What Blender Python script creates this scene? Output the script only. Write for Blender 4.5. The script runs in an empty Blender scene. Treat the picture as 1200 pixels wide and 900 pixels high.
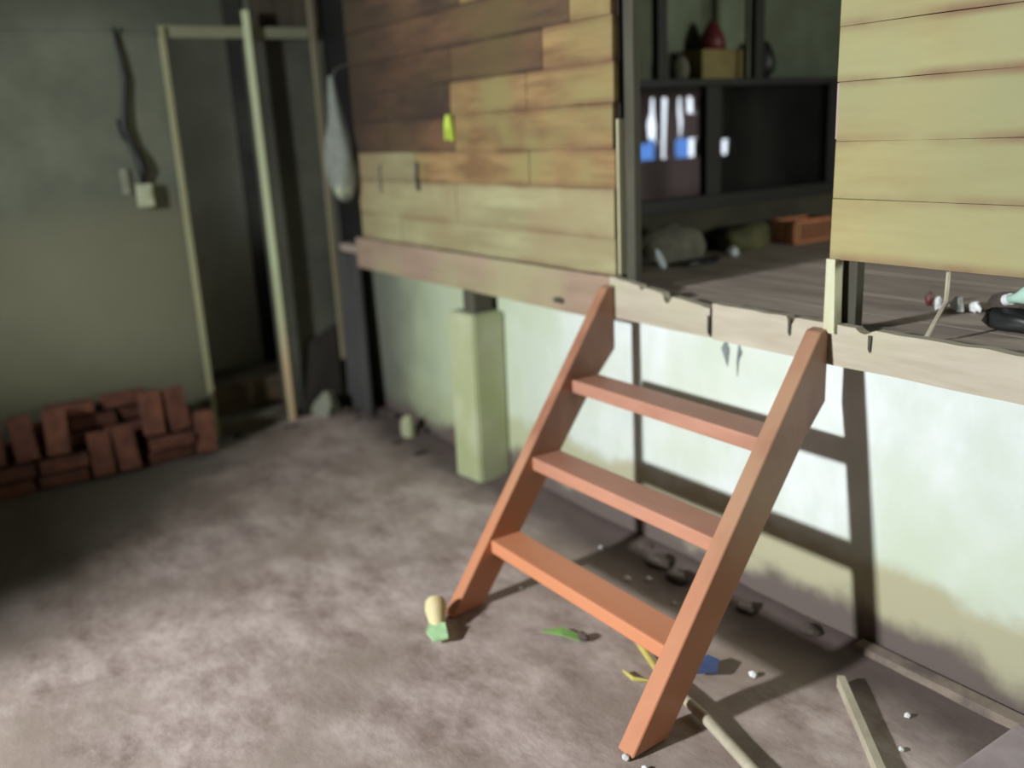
import bpy, bmesh, math, random
from mathutils import Vector, Matrix, noise
random.seed(7)
S = bpy.context.scene
COL = S.collection

# ---------------------------------------------------------------- camera
R = Matrix(((0.55913, -0.19380, 0.80612),
            (0.82769, 0.18586, -0.52944),
            (-0.04722, 0.96327, 0.26436)))
ex = Vector(R[0]).normalized()
ez = Vector(R[2]); ez = (ez - ex * ex.dot(ez)).normalized()
ey = ez.cross(ex)
cam_d = bpy.data.cameras.new('camera')
cam = bpy.data.objects.new('camera', cam_d)
COL.objects.link(cam)
cam.matrix_world = Matrix.Translation((2.427, -2.133, 1.5)) @ Matrix((ex, ey, ez)).to_4x4()
cam_d.sensor_width = 36.0
cam_d.lens = 36.0 * 1083.0 / 1200.0
cam_d.clip_start = 0.02
cam_d.dof.use_dof = True
cam_d.dof.focus_distance = 2.1
cam_d.dof.aperture_fstop = 1.1
S.camera = cam

# ---------------------------------------------------------------- sky, light, exposure
W = bpy.data.worlds.new('world'); S.world = W
W.use_nodes = True
bg = W.node_tree.nodes['Background']
bg.inputs[0].default_value = (0.86, 0.95, 1.0, 1)
bg.inputs[1].default_value = 2.0
S.view_settings.view_transform = 'Standard'
S.view_settings.look = 'None'
S.view_settings.exposure = 0.0
S.view_settings.gamma = 1.0
S.view_settings.use_curve_mapping = False


def area(name, loc, target, sx, sy, power, color, spread=180):
    d = bpy.data.lights.new(name, 'AREA')
    d.shape = 'RECTANGLE'; d.size = sx; d.size_y = sy
    d.energy = power; d.color = color; d.spread = math.radians(spread)
    o = bpy.data.objects.new(name, d); COL.objects.link(o)
    o.location = loc
    o.rotation_euler = (Vector(target) - Vector(loc)).to_track_quat('-Z', 'Y').to_euler()
    return o


# daylight through the small window high in the wall behind the camera
area('window_daylight', (0.24, -5.12, 2.14), (0.75, 0.0, 0.45), 0.23, 0.22, 158, (0.93, 0.97, 1.0), 120)
# added fill light for the upper room, at an invented end-wall opening
area('inner_room_fill', (4.12, 1.7, 1.75), (-0.5, 1.0, 1.3), 0.9, 0.7, 75, (0.95, 1.0, 0.90))



# ---------------------------------------------------------------- materials
def mat(name, c1, c2=None, scale=6.0, stretch=(1, 1, 1), rough=0.85, bump=0.3, c3=None, s3=1.3,
        lo=0.38, hi=0.62, vary=0.0, metal=0.0, detail=6):
    m = bpy.data.materials.new(name); m.use_nodes = True
    nt = m.node_tree; N = nt.nodes; L = nt.links
    b = N['Principled BSDF']
    b.inputs['Roughness'].default_value = rough
    b.inputs['Metallic'].default_value = metal
    if c2 is None: c2 = tuple(x * 0.7 for x in c1)
    geo = N.new('ShaderNodeNewGeometry')
    mp = N.new('ShaderNodeMapping'); mp.inputs['Scale'].default_value = stretch
    L.new(geo.outputs['Position'], mp.inputs['Vector'])
    n = N.new('ShaderNodeTexNoise'); n.inputs['Scale'].default_value = scale
    n.inputs['Detail'].default_value = detail; n.inputs['Roughness'].default_value = 0.6 if detail < 8 else 0.72
    L.new(mp.outputs[0], n.inputs['Vector'])
    r = N.new('ShaderNodeValToRGB')
    r.color_ramp.elements[0].position = lo; r.color_ramp.elements[0].color = (*c2, 1)
    r.color_ramp.elements[1].position = hi; r.color_ramp.elements[1].color = (*c1, 1)
    L.new(n.outputs['Fac'], r.inputs['Fac'])
    out = r.outputs['Color']
    if c3 is not None:
        n3 = N.new('ShaderNodeTexNoise'); n3.inputs['Scale'].default_value = s3
        n3.inputs['Detail'].default_value = 5
        L.new(geo.outputs['Position'], n3.inputs['Vector'])
        r3 = N.new('ShaderNodeValToRGB')
        r3.color_ramp.elements[0].position = 0.45; r3.color_ramp.elements[1].position = 0.65
        L.new(n3.outputs['Fac'], r3.inputs['Fac'])
        mx = N.new('ShaderNodeMixRGB'); mx.inputs[2].default_value = (*c3, 1)
        L.new(r3.outputs['Color'], mx.inputs[0]); L.new(out, mx.inputs[1])
        out = mx.outputs[0]
    if vary > 0:
        oi = N.new('ShaderNodeObjectInfo')
        mr = N.new('ShaderNodeMapRange')
        mr.inputs[3].default_value = 1 - vary; mr.inputs[4].default_value = 1 + vary
        L.new(oi.outputs['Random'], mr.inputs[0])
        mm = N.new('ShaderNodeMixRGB'); mm.blend_type = 'MULTIPLY'; mm.inputs[0].default_value = 1
        L.new(out, mm.inputs[1]); L.new(mr.outputs[0], mm.inputs[2])
        out = mm.outputs[0]
    L.new(out, b.inputs['Base Color'])
    if bump > 0:
        bp = N.new('ShaderNodeBump'); bp.inputs['Strength'].default_value = bump
        bp.inputs['Distance'].default_value = 0.01
        L.new(n.outputs['Fac'], bp.inputs['Height']); L.new(bp.outputs[0], b.inputs['Normal'])
    m['out'] = 1
    return m


def base_out(m):
    b = m.node_tree.nodes['Principled BSDF']
    return b, b.inputs['Base Color'].links[0].from_socket


def edge_stain(m, col, width=0.16, amt=0.8):
    """old brown water stain along the lower and upper edge of every board"""
    nt = m.node_tree; N = nt.nodes; L = nt.links
    b, out = base_out(m)
    tc = N.new('ShaderNodeTexCoord'); sp = N.new('ShaderNodeSeparateXYZ'); L.new(tc.outputs['Generated'], sp.inputs[0])
    n = N.new('ShaderNodeTexNoise'); n.inputs['Scale'].default_value = 3.5; n.inputs['Detail'].default_value = 5
    geo = N.new('ShaderNodeNewGeometry'); L.new(geo.outputs['Position'], n.inputs['Vector'])
    for flip in (0, 1):
        mr = N.new('ShaderNodeMapRange'); mr.interpolation_type = 'SMOOTHSTEP'
        mr.inputs[1].default_value = 0.0 if not flip else 1.0
        mr.inputs[2].default_value = width if not flip else 1.0 - width * 0.8
        mr.inputs[3].default_value = amt; mr.inputs[4].default_value = 0
        L.new(sp.outputs[2], mr.inputs[0])
        mu = N.new('ShaderNodeMath'); mu.operation = 'MULTIPLY'; L.new(mr.outputs[0], mu.inputs[0])
        m2 = N.new('ShaderNodeMapRange'); m2.inputs[1].default_value = .35; m2.inputs[2].default_value = .6
        L.new(n.outputs['Fac'], m2.inputs[0]); L.new(m2.outputs[0], mu.inputs[1])
        mx = N.new('ShaderNodeMixRGB'); mx.inputs[2].default_value = (*col, 1)
        L.new(mu.outputs[0], mx.inputs[0]); L.new(out, mx.inputs[1]); out = mx.outputs[0]
    L.new(out, b.inputs['Base Color'])


def height_layers(m, axis, layers, wob=0.05, wscale=3.0):
    """stains and painted shade with a wavy outline: layers = [(pos_lo, pos_hi, colour_below)] along one world axis"""
    nt = m.node_tree; N = nt.nodes; L = nt.links
    b, out = base_out(m)
    geo = N.new('ShaderNodeNewGeometry')
    sp = N.new('ShaderNodeSeparateXYZ')
    if isinstance(axis, tuple):      # a slanting direction across the floor
        dp = N.new('ShaderNodeVectorMath'); dp.operation = 'DOT_PRODUCT'; dp.inputs[1].default_value = axis
        L.new(geo.outputs['Position'], dp.inputs[0]); cx_ = N.new('ShaderNodeCombineXYZ')
        L.new(dp.outputs['Value'], cx_.inputs[0]); L.new(cx_.outputs[0], sp.inputs[0]); axis = 0
    else:
        L.new(geo.outputs['Position'], sp.inputs[0])
    n = N.new('ShaderNodeTexNoise'); n.inputs['Scale'].default_value = wscale; n.inputs['Detail'].default_value = 6
    L.new(geo.outputs['Position'], n.inputs['Vector'])
    ma = N.new('ShaderNodeMath'); ma.operation = 'MULTIPLY_ADD'
    L.new(n.outputs['Fac'], ma.inputs[0]); ma.inputs[1].default_value = wob * 4
    sub = N.new('ShaderNodeMath'); sub.operation = 'SUBTRACT'
    L.new(sp.outputs[axis], sub.inputs[0]); sub.inputs[1].default_value = wob * 2
    L.new(sub.outputs[0], ma.inputs[2])
    for lo, hi, c, strength in layers:
        mr = N.new('ShaderNodeMapRange'); mr.interpolation_type = 'SMOOTHSTEP'
        mr.inputs[1].default_value = lo; mr.inputs[2].default_value = hi
        mr.inputs[3].default_value = strength; mr.inputs[4].default_value = 0
        L.new(ma.outputs[0], mr.inputs[0])
        mx = N.new('ShaderNodeMixRGB'); mx.inputs[2].default_value = (*c, 1)
        L.new(mr.outputs[0], mx.inputs[0]); L.new(out, mx.inputs[1]); out = mx.outputs[0]
    L.new(out, b.inputs['Base Color'])


# plaster of the long wall: whitewash, green algae to the left, damp olive band, wet dirt at the foot
M_PLASTER = mat('whitewashed_plaster', (0.72, 0.76, 0.74), (0.60, 0.66, 0.60), 5, (1, 1, 0.6), 0.8, 0.25,
                c3=(0.55, 0.62, 0.48), s3=1.6)
height_layers(M_PLASTER, 2, [(0.24, 0.31, (0.40, 0.37, 0.225), 0.9)], 0.045, 5)
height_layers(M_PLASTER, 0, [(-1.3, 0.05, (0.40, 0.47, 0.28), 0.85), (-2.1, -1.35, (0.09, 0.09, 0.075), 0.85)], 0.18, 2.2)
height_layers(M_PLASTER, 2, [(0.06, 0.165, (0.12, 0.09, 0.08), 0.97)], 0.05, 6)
M_CONC = mat('mossy_concrete', (0.17, 0.185, 0.135), (0.12, 0.132, 0.095), 3.0, (1, 1, 1), 0.95, 0.4,
             c3=(0.145, 0.142, 0.12), s3=1.1)
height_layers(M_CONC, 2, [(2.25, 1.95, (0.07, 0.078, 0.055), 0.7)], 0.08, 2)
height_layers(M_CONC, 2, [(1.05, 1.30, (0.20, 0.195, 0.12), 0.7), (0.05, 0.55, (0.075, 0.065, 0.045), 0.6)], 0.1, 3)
M_DARKWALL = mat('dark_back_room_concrete', (0.06, 0.062, 0.048), (0.035, 0.035, 0.028), 3, rough=0.95)
M_OLDDARK = mat('smoked_dark_wood', (0.035, 0.028, 0.02), (0.018, 0.014, 0.010), 8, (1, 1, 0.2), 0.8)
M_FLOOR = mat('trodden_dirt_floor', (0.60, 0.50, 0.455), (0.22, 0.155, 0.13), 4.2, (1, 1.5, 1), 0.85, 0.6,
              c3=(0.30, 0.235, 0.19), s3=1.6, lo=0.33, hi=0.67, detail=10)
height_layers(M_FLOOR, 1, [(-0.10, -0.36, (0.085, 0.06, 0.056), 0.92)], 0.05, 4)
height_layers(M_FLOOR, (0.698, 0.716, 0), [(-2.3, -1.72, (0.09, 0.08, 0.06), 0.85)], 0.13, 2.5)  # shade on the left floor put into the soil colour, with a slanting edge
M_SIDE = mat('weathered_siding', (0.37, 0.24, 0.10), (0.21, 0.12, 0.05), 5, (0.5, 1, 3), 0.75, 0.2,
             c3=(0.29, 0.24, 0.09), s3=3.0, vary=0.12)
M_SIDE_R = mat('yellow_siding', (0.37, 0.32, 0.14), (0.31, 0.25, 0.105), 4, (0.5, 1, 3), 0.75, 0.2,
               c3=(0.31, 0.31, 0.15), s3=1.6, vary=0.05)
M_SIDE_D = mat('shade_toned_brown_siding', (0.16, 0.085, 0.042), (0.06, 0.035, 0.022), 4, (0.5, 1, 2.5), 0.8, 0.2,
               c3=(0.12, 0.085, 0.032), s3=2.2, vary=0.2)
M_SIDE_G = mat('greenish_siding', (0.38, 0.36, 0.19), (0.27, 0.24, 0.12), 4, (0.5, 1, 3), 0.8, 0.2,
               c3=(0.30, 0.24, 0.125), s3=1.8, vary=0.08)
edge_stain(M_SIDE, (0.16, 0.085, 0.04), 0.24); edge_stain(M_SIDE_R, (0.20, 0.11, 0.055), 0.20, 0.9)
height_layers(M_SIDE_D, 0, [(-2.0, -0.95, (0.035, 0.022, 0.015), 0.75)], 0.15, 2.5)  # light falloff towards the far corner painted into the brown boards
edge_stain(M_SIDE_D, (0.05, 0.03, 0.02)); edge_stain(M_SIDE_G, (0.22, 0.15, 0.075), 0.22, 0.7)
M_FASCIA = mat('bleached_beam_board', (0.50, 0.45, 0.35), (0.40, 0.345, 0.255), 5, (0.4, 1, 3), 0.8, 0.25,
               c3=(0.44, 0.42, 0.27), s3=1.8, vary=0.04)
M_FASCIA_R = mat('reddish_beam_board', (0.37, 0.26, 0.19), (0.28, 0.20, 0.13), 4, (0.4, 1, 3), 0.8, 0.25,
                 c3=(0.36, 0.33, 0.18), s3=1.5)
M_LADDER = mat('new_orange_wood', (0.42, 0.20, 0.12), (0.30, 0.13, 0.075), 9, (1, 1, 0.35), 0.38, 0.15, vary=0.08,
               c3=(0.42, 0.25, 0.15), s3=2.0)
height_layers(M_LADDER, 2, [(0.15, 0.65, (0.60, 0.22, 0.10), 0.6)], 0.05, 3)
M_TREAD = mat('new_orange_tread_wood', (0.50, 0.25, 0.17), (0.40, 0.19, 0.125), 9, (0.3, 1, 1), 0.45, 0.15, vary=0.05)
height_layers(M_TREAD, 2, [(0.15, 0.55, (0.66, 0.25, 0.11), 0.8)], 0.03, 3)
M_PALEWOOD = mat('pale_green_timber', (0.50, 0.56, 0.34), (0.40, 0.44, 0.25), 8, (1, 1, 0.2), 0.7, 0.15)
height_layers(M_PALEWOOD, 2, [(0.25, 0.75, (0.50, 0.36, 0.20), 0.9)], 0.05, 3)
M_POST = mat('grey_dark_post', (0.085, 0.08, 0.055), (0.05, 0.045, 0.03), 8, (1, 1, 0.2), 0.85, 0.3)
M_DECK = mat('dusty_floorboards', (0.46, 0.38, 0.31), (0.33, 0.27, 0.22), 6, (0.4, 2, 1), 0.8, 0.2, vary=0.08)
M_BRICK = mat('dull_red_brick', (0.19, 0.075, 0.045), (0.11, 0.045, 0.03), 14, rough=0.95, bump=0.5, vary=0.3)
M_PILLAR = mat('lime_washed_pillar', (0.50, 0.52, 0.36), (0.40, 0.42, 0.25), 5, (1, 1, 0.5), 0.85, 0.4,
               c3=(0.36, 0.40, 0.20), s3=2.5)
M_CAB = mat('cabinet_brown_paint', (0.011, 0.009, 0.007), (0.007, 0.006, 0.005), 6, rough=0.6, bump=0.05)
M_CABPANEL = mat('cabinet_green_panel', (0.11, 0.13, 0.085), (0.08, 0.095, 0.06), 5, rough=0.8, bump=0.05)
M_PINK = mat('pinkish_boards', (0.52, 0.37, 0.35), (0.40, 0.28, 0.27), 6, (1, 1, 0.3), 0.85, vary=0.1)
M_BLACK = mat('black_plastic', (0.012, 0.012, 0.012), (0.008, 0.008, 0.008), 5, rough=0.5, bump=0)
M_WHITE = mat('white_plastic', (0.78, 0.80, 0.78), (0.66, 0.68, 0.66), 9, rough=0.5, bump=0.05)
M_BOXW = mat('switch_box_plastic', (0.50, 0.54, 0.36), (0.40, 0.43, 0.28), 12, rough=0.5, bump=0.05)
M_BLUE = mat('blue_plastic', (0.05, 0.09, 0.20), (0.04, 0.06, 0.14), 9, rough=0.5, bump=0.05)
M_LIME = mat('lime_plastic', (0.62, 0.80, 0.12), (0.5, 0.68, 0.08), 9, rough=0.5, bump=0)
M_YELLOW = mat('yellow_bamboo', (0.55, 0.47, 0.12), (0.42, 0.34, 0.08), 9, (1, 1, 1), 0.6, 0.1)
M_STICK = mat('pale_stick', (0.50, 0.45, 0.33), (0.38, 0.33, 0.24), 9, rough=0.75, bump=0.2)
M_GREEN = mat('fresh_leaf_green', (0.22, 0.42, 0.10), (0.14, 0.28, 0.07), 12, rough=0.6, bump=0.1)
M_HUSK = mat('cream_husk', (0.72, 0.62, 0.34), (0.60, 0.50, 0.26), 14, rough=0.7, bump=0.2)
M_CLOD = mat('dark_clod', (0.10, 0.075, 0.06), (0.05, 0.038, 0.03), 9, rough=1, bump=0.5)
M_STONE = mat('grey_stone', (0.30, 0.31, 0.24), (0.22, 0.23, 0.17), 9, rough=0.95, bump=0.4)
M_ORANGE = mat('orange_crate_plastic', (0.62, 0.23, 0.11), (0.52, 0.19, 0.09), 9, rough=0.5, bump=0)
M_RED = mat('dark_red_plastic', (0.13, 0.018, 0.022), (0.09, 0.013, 0.016), 9, rough=0.5, bump=0)
M_MUSTARD = mat('mustard_box', (0.22, 0.17, 0.06), (0.17, 0.125, 0.045), 9, rough=0.8, bump=0)
M_SACK = mat('olive_sack', (0.16, 0.155, 0.115), (0.11, 0.105, 0.08), 14, rough=0.95, bump=0.3)
M_SLAB = mat('pinkish_grey_cement', (0.40, 0.33, 0.33), (0.32, 0.26, 0.26), 8, rough=0.9, bump=0.3)
M_PLATE = mat('light_enamel', (0.70, 0.76, 0.80), (0.6, 0.66, 0.7), 9, rough=0.35, bump=0)
M_MINT = mat('mint_plastic', (0.50, 0.72, 0.58), (0.42, 0.62, 0.5), 9, rough=0.4, bump=0)
M_CEIL = mat('sooty_ceiling_boards', (0.06, 0.055, 0.045), (0.035, 0.03, 0.025), 5, rough=0.95)
M_ROOMWALL = mat('grey_room_wall', (0.09, 0.09, 0.075), (0.06, 0.06, 0.05), 3, rough=0.95)

M_GLASS = bpy.data.materials.new('window_glass'); M_GLASS.use_nodes = True
_nt = M_GLASS.node_tree; _nt.nodes.clear()
_o = _nt.nodes.new('ShaderNodeOutputMaterial'); _t = _nt.nodes.new('ShaderNodeBsdfTransparent')
_g = _nt.nodes.new('ShaderNodeBsdfGlossy'); _g.inputs['Roughness'].default_value = 0.05
_m = _nt.nodes.new('ShaderNodeMixShader'); _t.inputs[0].default_value = (0.9, 0.9, 0.92, 1)
_m.inputs[0].default_value = 0.07; _nt.links.new(_t.outputs[0], _m.inputs[1])
_nt.links.new(_g.outputs[0], _m.inputs[2]); _nt.links.new(_m.outputs[0], _o.inputs[0])


def translucent(name, c, tr=0.75, transp=0.0):
    m = bpy.data.materials.new(name); m.use_nodes = True
    nt = m.node_tree; nt.nodes.clear(); N = nt.nodes; L = nt.links
    o = N.new('ShaderNodeOutputMaterial')
    d = N.new('ShaderNodeBsdfDiffuse'); t = N.new('ShaderNodeBsdfTranslucent')
    n = N.new('ShaderNodeTexNoise'); n.inputs['Scale'].default_value = 14
    r = N.new('ShaderNodeValToRGB')
    r.color_ramp.elements[0].color = (*[x * 0.75 for x in c], 1); r.color_ramp.elements[1].color = (*c, 1)
    r.color_ramp.elements[0].position = 0.35; r.color_ramp.elements[1].position = 0.65
    L.new(n.outputs['Fac'], r.inputs['Fac'])
    L.new(r.outputs[0], d.inputs[0]); L.new(r.outputs[0], t.inputs[0])
    mx = N.new('ShaderNodeMixShader'); mx.inputs[0].default_value = tr
    L.new(d.outputs[0], mx.inputs[1]); L.new(t.outputs[0], mx.inputs[2])
    out = mx.outputs[0]
    if transp > 0:
        tp = N.new('ShaderNodeBsdfTransparent'); m2 = N.new('ShaderNodeMixShader'); m2.inputs[0].default_value = transp
        L.new(out, m2.inputs[1]); L.new(tp.outputs[0], m2.inputs[2]); out = m2.outputs[0]
    L.new(out, o.inputs[0])
    return m


M_TARP = translucent('blue_tarpaulin', (0.16, 0.36, 0.85), 0.8)
M_BAG = translucent('white_carrier_bag', (0.50, 0.54, 0.47), 0.35, 0.25)

# ---------------------------------------------------------------- object helpers
WLOC = {}


def link(name, bm, m, origin=None, parent=None, smooth=False):
    """bm holds world coordinates; the object's origin is moved to `origin`"""
    if origin is None:
        vs = [v.co for v in bm.verts]
        origin = Vector(((min(v.x for v in vs) + max(v.x for v in vs)) / 2,
                         (min(v.y for v in vs) + max(v.y for v in vs)) / 2, min(v.z for v in vs)))
    origin = Vector(origin)
    bmesh.ops.translate(bm, verts=bm.verts, vec=-origin)
    bmesh.ops.recalc_face_normals(bm, faces=bm.faces)
    me = bpy.data.meshes.new(name); bm.to_mesh(me); bm.free()
    me.materials.append(m)
    if smooth:
        for p in me.polygons: p.use_smooth = True
    o = bpy.data.objects.new(name, me); COL.objects.link(o)
    WLOC[o] = origin
    if parent is not None:
        o.parent = parent; o.location = origin - WLOC[parent]
    else:
        o.location = origin
    return o


def tag(o, label=None, cat=None, group=None, kind=None):
    if label: o['label'] = label
    if cat: o['category'] = cat
    if group: o['group'] = group
    if kind: o['kind'] = kind
    return o


def empty(name, loc, label=None, cat=None, group=None, kind=None):
    o = bpy.data.objects.new(name, None); COL.objects.link(o)
    o.empty_display_size = 0.1; o.location = loc; WLOC[o] = Vector(loc)
    return tag(o, label, cat, group, kind)


def struct(o):
    o['kind'] = 'structure'; return o


def box(bm, a, b, bevel=0.0):
    x0, y0, z0 = [min(p, q) for p, q in zip(a, b)]; x1, y1, z1 = [max(p, q) for p, q in zip(a, b)]
    r = bmesh.ops.create_cube(bm, size=1)
    for v in r['verts']:
        v.co = Vector((x0 + (v.co.x + .5) * (x1 - x0), y0 + (v.co.y + .5) * (y1 - y0), z0 + (v.co.z + .5) * (z1 - z0)))
    if bevel:
        es = list({e for v in r['verts'] for e in v.link_edges})
        bmesh.ops.bevel(bm, geom=es, offset=bevel, segments=2, affect='EDGES', profile=0.6)


def prism(bm, pts, off):
    """polygon pts extruded by off"""
    vs = [bm.verts.new(p) for p in pts]; f = bm.faces.new(vs)
    r = bmesh.ops.extrude_face_region(bm, geom=[f])
    bmesh.ops.translate(bm, verts=[g for g in r['geom'] if isinstance(g, bmesh.types.BMVert)], vec=off)


def rough_board(bm, x0, x1, z0, z1, y0, y1, amp=0.003, step=0.12, seed=0, tilt=0.0):
    """board along x with slightly wavy long edges; y0 front, y1 back"""
    n = max(2, int(abs(x1 - x0) / step) + 1)
    rings = []
    for i in range(n + 1):
        x = x0 + (x1 - x0) * i / n
        a = noise.noise(Vector((x * 3.1, seed * 7.3, 0))) * amp
        b = noise.noise(Vector((x * 2.7, seed * 5.1, 9))) * amp
        c = noise.noise(Vector((x * 1.7, seed * 3.1, 4))) * amp * 0.6
        rings.append([bm.verts.new((x, y0 - tilt + c, z0 + a)), bm.verts.new((x, y0 + c, z1 + b)),
                      bm.verts.new((x, y1, z1 + b)), bm.verts.new((x, y1, z0 + a))])
    for i in range(n):
        for k in range(4):
            bm.faces.new((rings[i][k], rings[i][(k + 1) % 4], rings[i + 1][(k + 1) % 4], rings[i + 1][k]))
    bm.faces.new(rings[0]); bm.faces.new(rings[-1][::-1])


def tube(bm, pts, rad, seg=8, cap=True):
    pts = [Vector(p) for p in pts]
    if not isinstance(rad, (list, tuple)): rad = [rad] * len(pts)
    rings = []
    for i, p in enumerate(pts):
        t = (pts[min(i + 1, len(pts) - 1)] - pts[max(i - 1, 0)]).normalized()
        u = t.cross(Vector((0.13, 0.31, 1)) if abs(t.z) < 0.9 else Vector((1, 0.1, 0))).normalized()
        w = t.cross(u)
        rings.append([bm.verts.new(p + (u * math.cos(k * 2 * math.pi / seg) + w * math.sin(k * 2 * math.pi / seg)) * rad[i]) for k in range(seg)])
    for i in range(len(rings) - 1):
        for k in range(seg):
            bm.faces.new((rings[i][k], rings[i][(k + 1) % seg], rings[i + 1][(k + 1) % seg], rings[i + 1][k]))
    if cap:
        bm.faces.new(rings[0][::-1]); bm.faces.new(rings[-1])


def lump(bm, c, r, seed=0, amp=0.25, sub=2, freq=1.6):
    res = bmesh.ops.create_icosphere(bm, subdivisions=sub, radius=1)
    for v in res['verts']:
        d = 1 + amp * noise.noise(v.co * freq + Vector((seed * 3.7, seed, 2)))
        v.co = Vector((c[0] + v.co.x * r[0] * d, c[1] + v.co.y * r[1] * d, c[2] + max(v.co.z, -0.75) * r[2] * d))


def B(): return bmesh.new()


# ---------------------------------------------------------------- floor
def floor_h(x, y):
    h = 0.010 * noise.noise(Vector((x * 2.1, y * 2.1, 0))) + 0.004 * noise.noise(Vector((x * 8, y * 8, 3)))
    # soil banked up against the foot of the walls and in the far corner
    h += 0.045 * math.exp(-((x + 2.15) ** 2 + (y + 0.18) ** 2) / 0.10)
    h += 0.018 * math.exp(-(y * y) / 0.006) * (1 if y > -0.5 else 0)
    return h


bm = B()
NX, NY = 190, 160
X0, X1, Y0, Y1 = -3.6, 4.3, -5.4, 0.02
g = [[bm.verts.new((X0 + (X1 - X0) * i / NX, Y0 + (Y1 - Y0) * j / NY,
                    floor_h(X0 + (X1 - X0) * i / NX, Y0 + (Y1 - Y0) * j / NY))) for j in range(NY + 1)] for i in range(NX + 1)]
for i in range(NX):
    for j in range(NY):
        bm.faces.new((g[i][j], g[i + 1][j], g[i + 1][j + 1], g[i][j + 1]))
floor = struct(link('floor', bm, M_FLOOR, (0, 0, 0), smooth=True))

# ---------------------------------------------------------------- long wall on the right
bm = B()
box(bm, (-3.6, 0.0, -0.05), (4.2, 0.14, 0.86))
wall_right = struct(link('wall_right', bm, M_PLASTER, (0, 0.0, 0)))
# mortar fillet along the wall foot
bm = B()
pts = [(0.0, -0.060, -0.01), (0.0, -0.046, 0.030), (0.0, -0.012, 0.036), (0.0, 0.0, -0.01)]
prism(bm, [(0.98, p[1], p[2]) for p in pts], Vector((3.1, 0, 0)))
M_FILLET = mat('pale_mortar', (0.27, 0.215, 0.165), (0.13, 0.10, 0.085), 9, rough=0.95)
struct(link('trim_1', bm, M_FILLET))

# backing studs behind the siding (keeps daylight out of the joints)
bm = B()
box(bm, (-1.98, -0.078, 0.86), (0.02, -0.06, 2.7))
box(bm, (0.90, -0.078, 1.135), (4.2, -0.06, 2.7))
link('backing_board', bm, M_OLDDARK, parent=wall_right)

rows_l = [(1.006, 1.130, [-1.55], 'G'), (1.130, 1.295, [-1.02], 'G'), (1.295, 1.425, [-1.37, -0.47], 'M'),
          (1.425, 1.570, [-1.62, -1.0], 'B'), (1.570, 1.700, [-1.62, -1.02, -0.47], 'B'), (1.700, 1.840, [-1.0, -0.36], 'D'),
          (1.840, 1.985, [-1.35, -0.20], 'D'), (1.985, 2.13, [-0.9], 'D'), (2.13, 2.28, [-1.4, -0.4], 'D'),
          (2.28, 2.44, [-0.7], 'D'), (2.44, 2.69, [-1.1], 'D')]
k = 0
for z0, z1, js, kind in rows_l:
    xs = [-1.985] + js + [0.022]
    for a, b_ in zip(xs[:-1], xs[1:]):
        k += 1
        m = {'G': M_SIDE_G, 'M': M_SIDE, 'B': M_SIDE, 'D': M_SIDE}[kind]
        if kind == 'D' and b_ < -0.1: m = M_SIDE_D
        if b_ < -0.95 and kind in 'BD': m = M_SIDE_D
        if kind == 'M' and b_ < -1.3: m = M_SIDE_G
        bm = B()
        rough_board(bm, a + 0.002, b_ - 0.002 + (random.uniform(-.008, .008) if b_ > 0 else 0), z0 + 0.0015, z1,
                    -0.105, -0.082, 0.0025, seed=k, tilt=0.002)
        link('plank', bm, m, parent=wall_right)
rows_r = [(1.137, 1.292), (1.292, 1.434), (1.434, 1.577), (1.577, 1.706), (1.706, 1.85), (1.85, 2.0), (2.0, 2.15),
          (2.15, 2.3), (2.3, 2.45), (2.45, 2.69)]
for i, (z0, z1) in enumerate(rows_r):
    k += 1
    bm = B()
    rough_board(bm, 0.884 + random.uniform(-.003, .003), 4.18, z0 + 0.001, z1, -0.105, -0.082, 0.002, seed=k, tilt=0.002)
    link('plank', bm, M_SIDE_R, parent=wall_right)

# cement pillar stub standing in front of the long wall with a timber packing block
bm = B()
prism(bm, [(-1.060, -0.170, -0.02), (-0.865, -0.160, -0.02), (-0.865, -0.001, -0.02), (-1.060, -0.001, -0.02)], Vector((0.012, -0.0, 0.775)))
bmesh.ops.bevel(bm, geom=list(bm.edges), offset=0.008, segments=2, affect='EDGES')
pil = empty('pillar', (-0.985, -0.08, 0), 'squat lime-washed cement pillar with mossy faces standing against the long wall', 'pillar')
link('shaft', bm, M_PILLAR, parent=pil)
bm = B(); box(bm, (-0.985, -0.125, 0.755), (-0.895, -0.03, 0.848), 0.006)
tag(link('packing_block', bm, M_POST, parent=pil), 'dark timber block on the pillar top')

# ---------------------------------------------------------------- raised floor of the inner room
bm = B(); box(bm, (-1.85, 0.0, 0.865), (4.2, 3.2, 0.906))
raised = struct(link('raised_floor', bm, M_OLDDARK))
yy = -0.078
k = 0
while yy < 3.0:
    w_ = 0.115 + 0.03 * random.random(); k += 1
    bm = B()
    rough_board(bm, -1.85 if yy > 0.0 else -2.36, 4.18, 0.907, 0.944 + random.uniform(-.0012, .0012), yy, yy + w_ - 0.0015, 0.001, 0.4, seed=k)
    link('floorboard', bm, M_DECK, parent=raised)
    yy += w_
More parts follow.
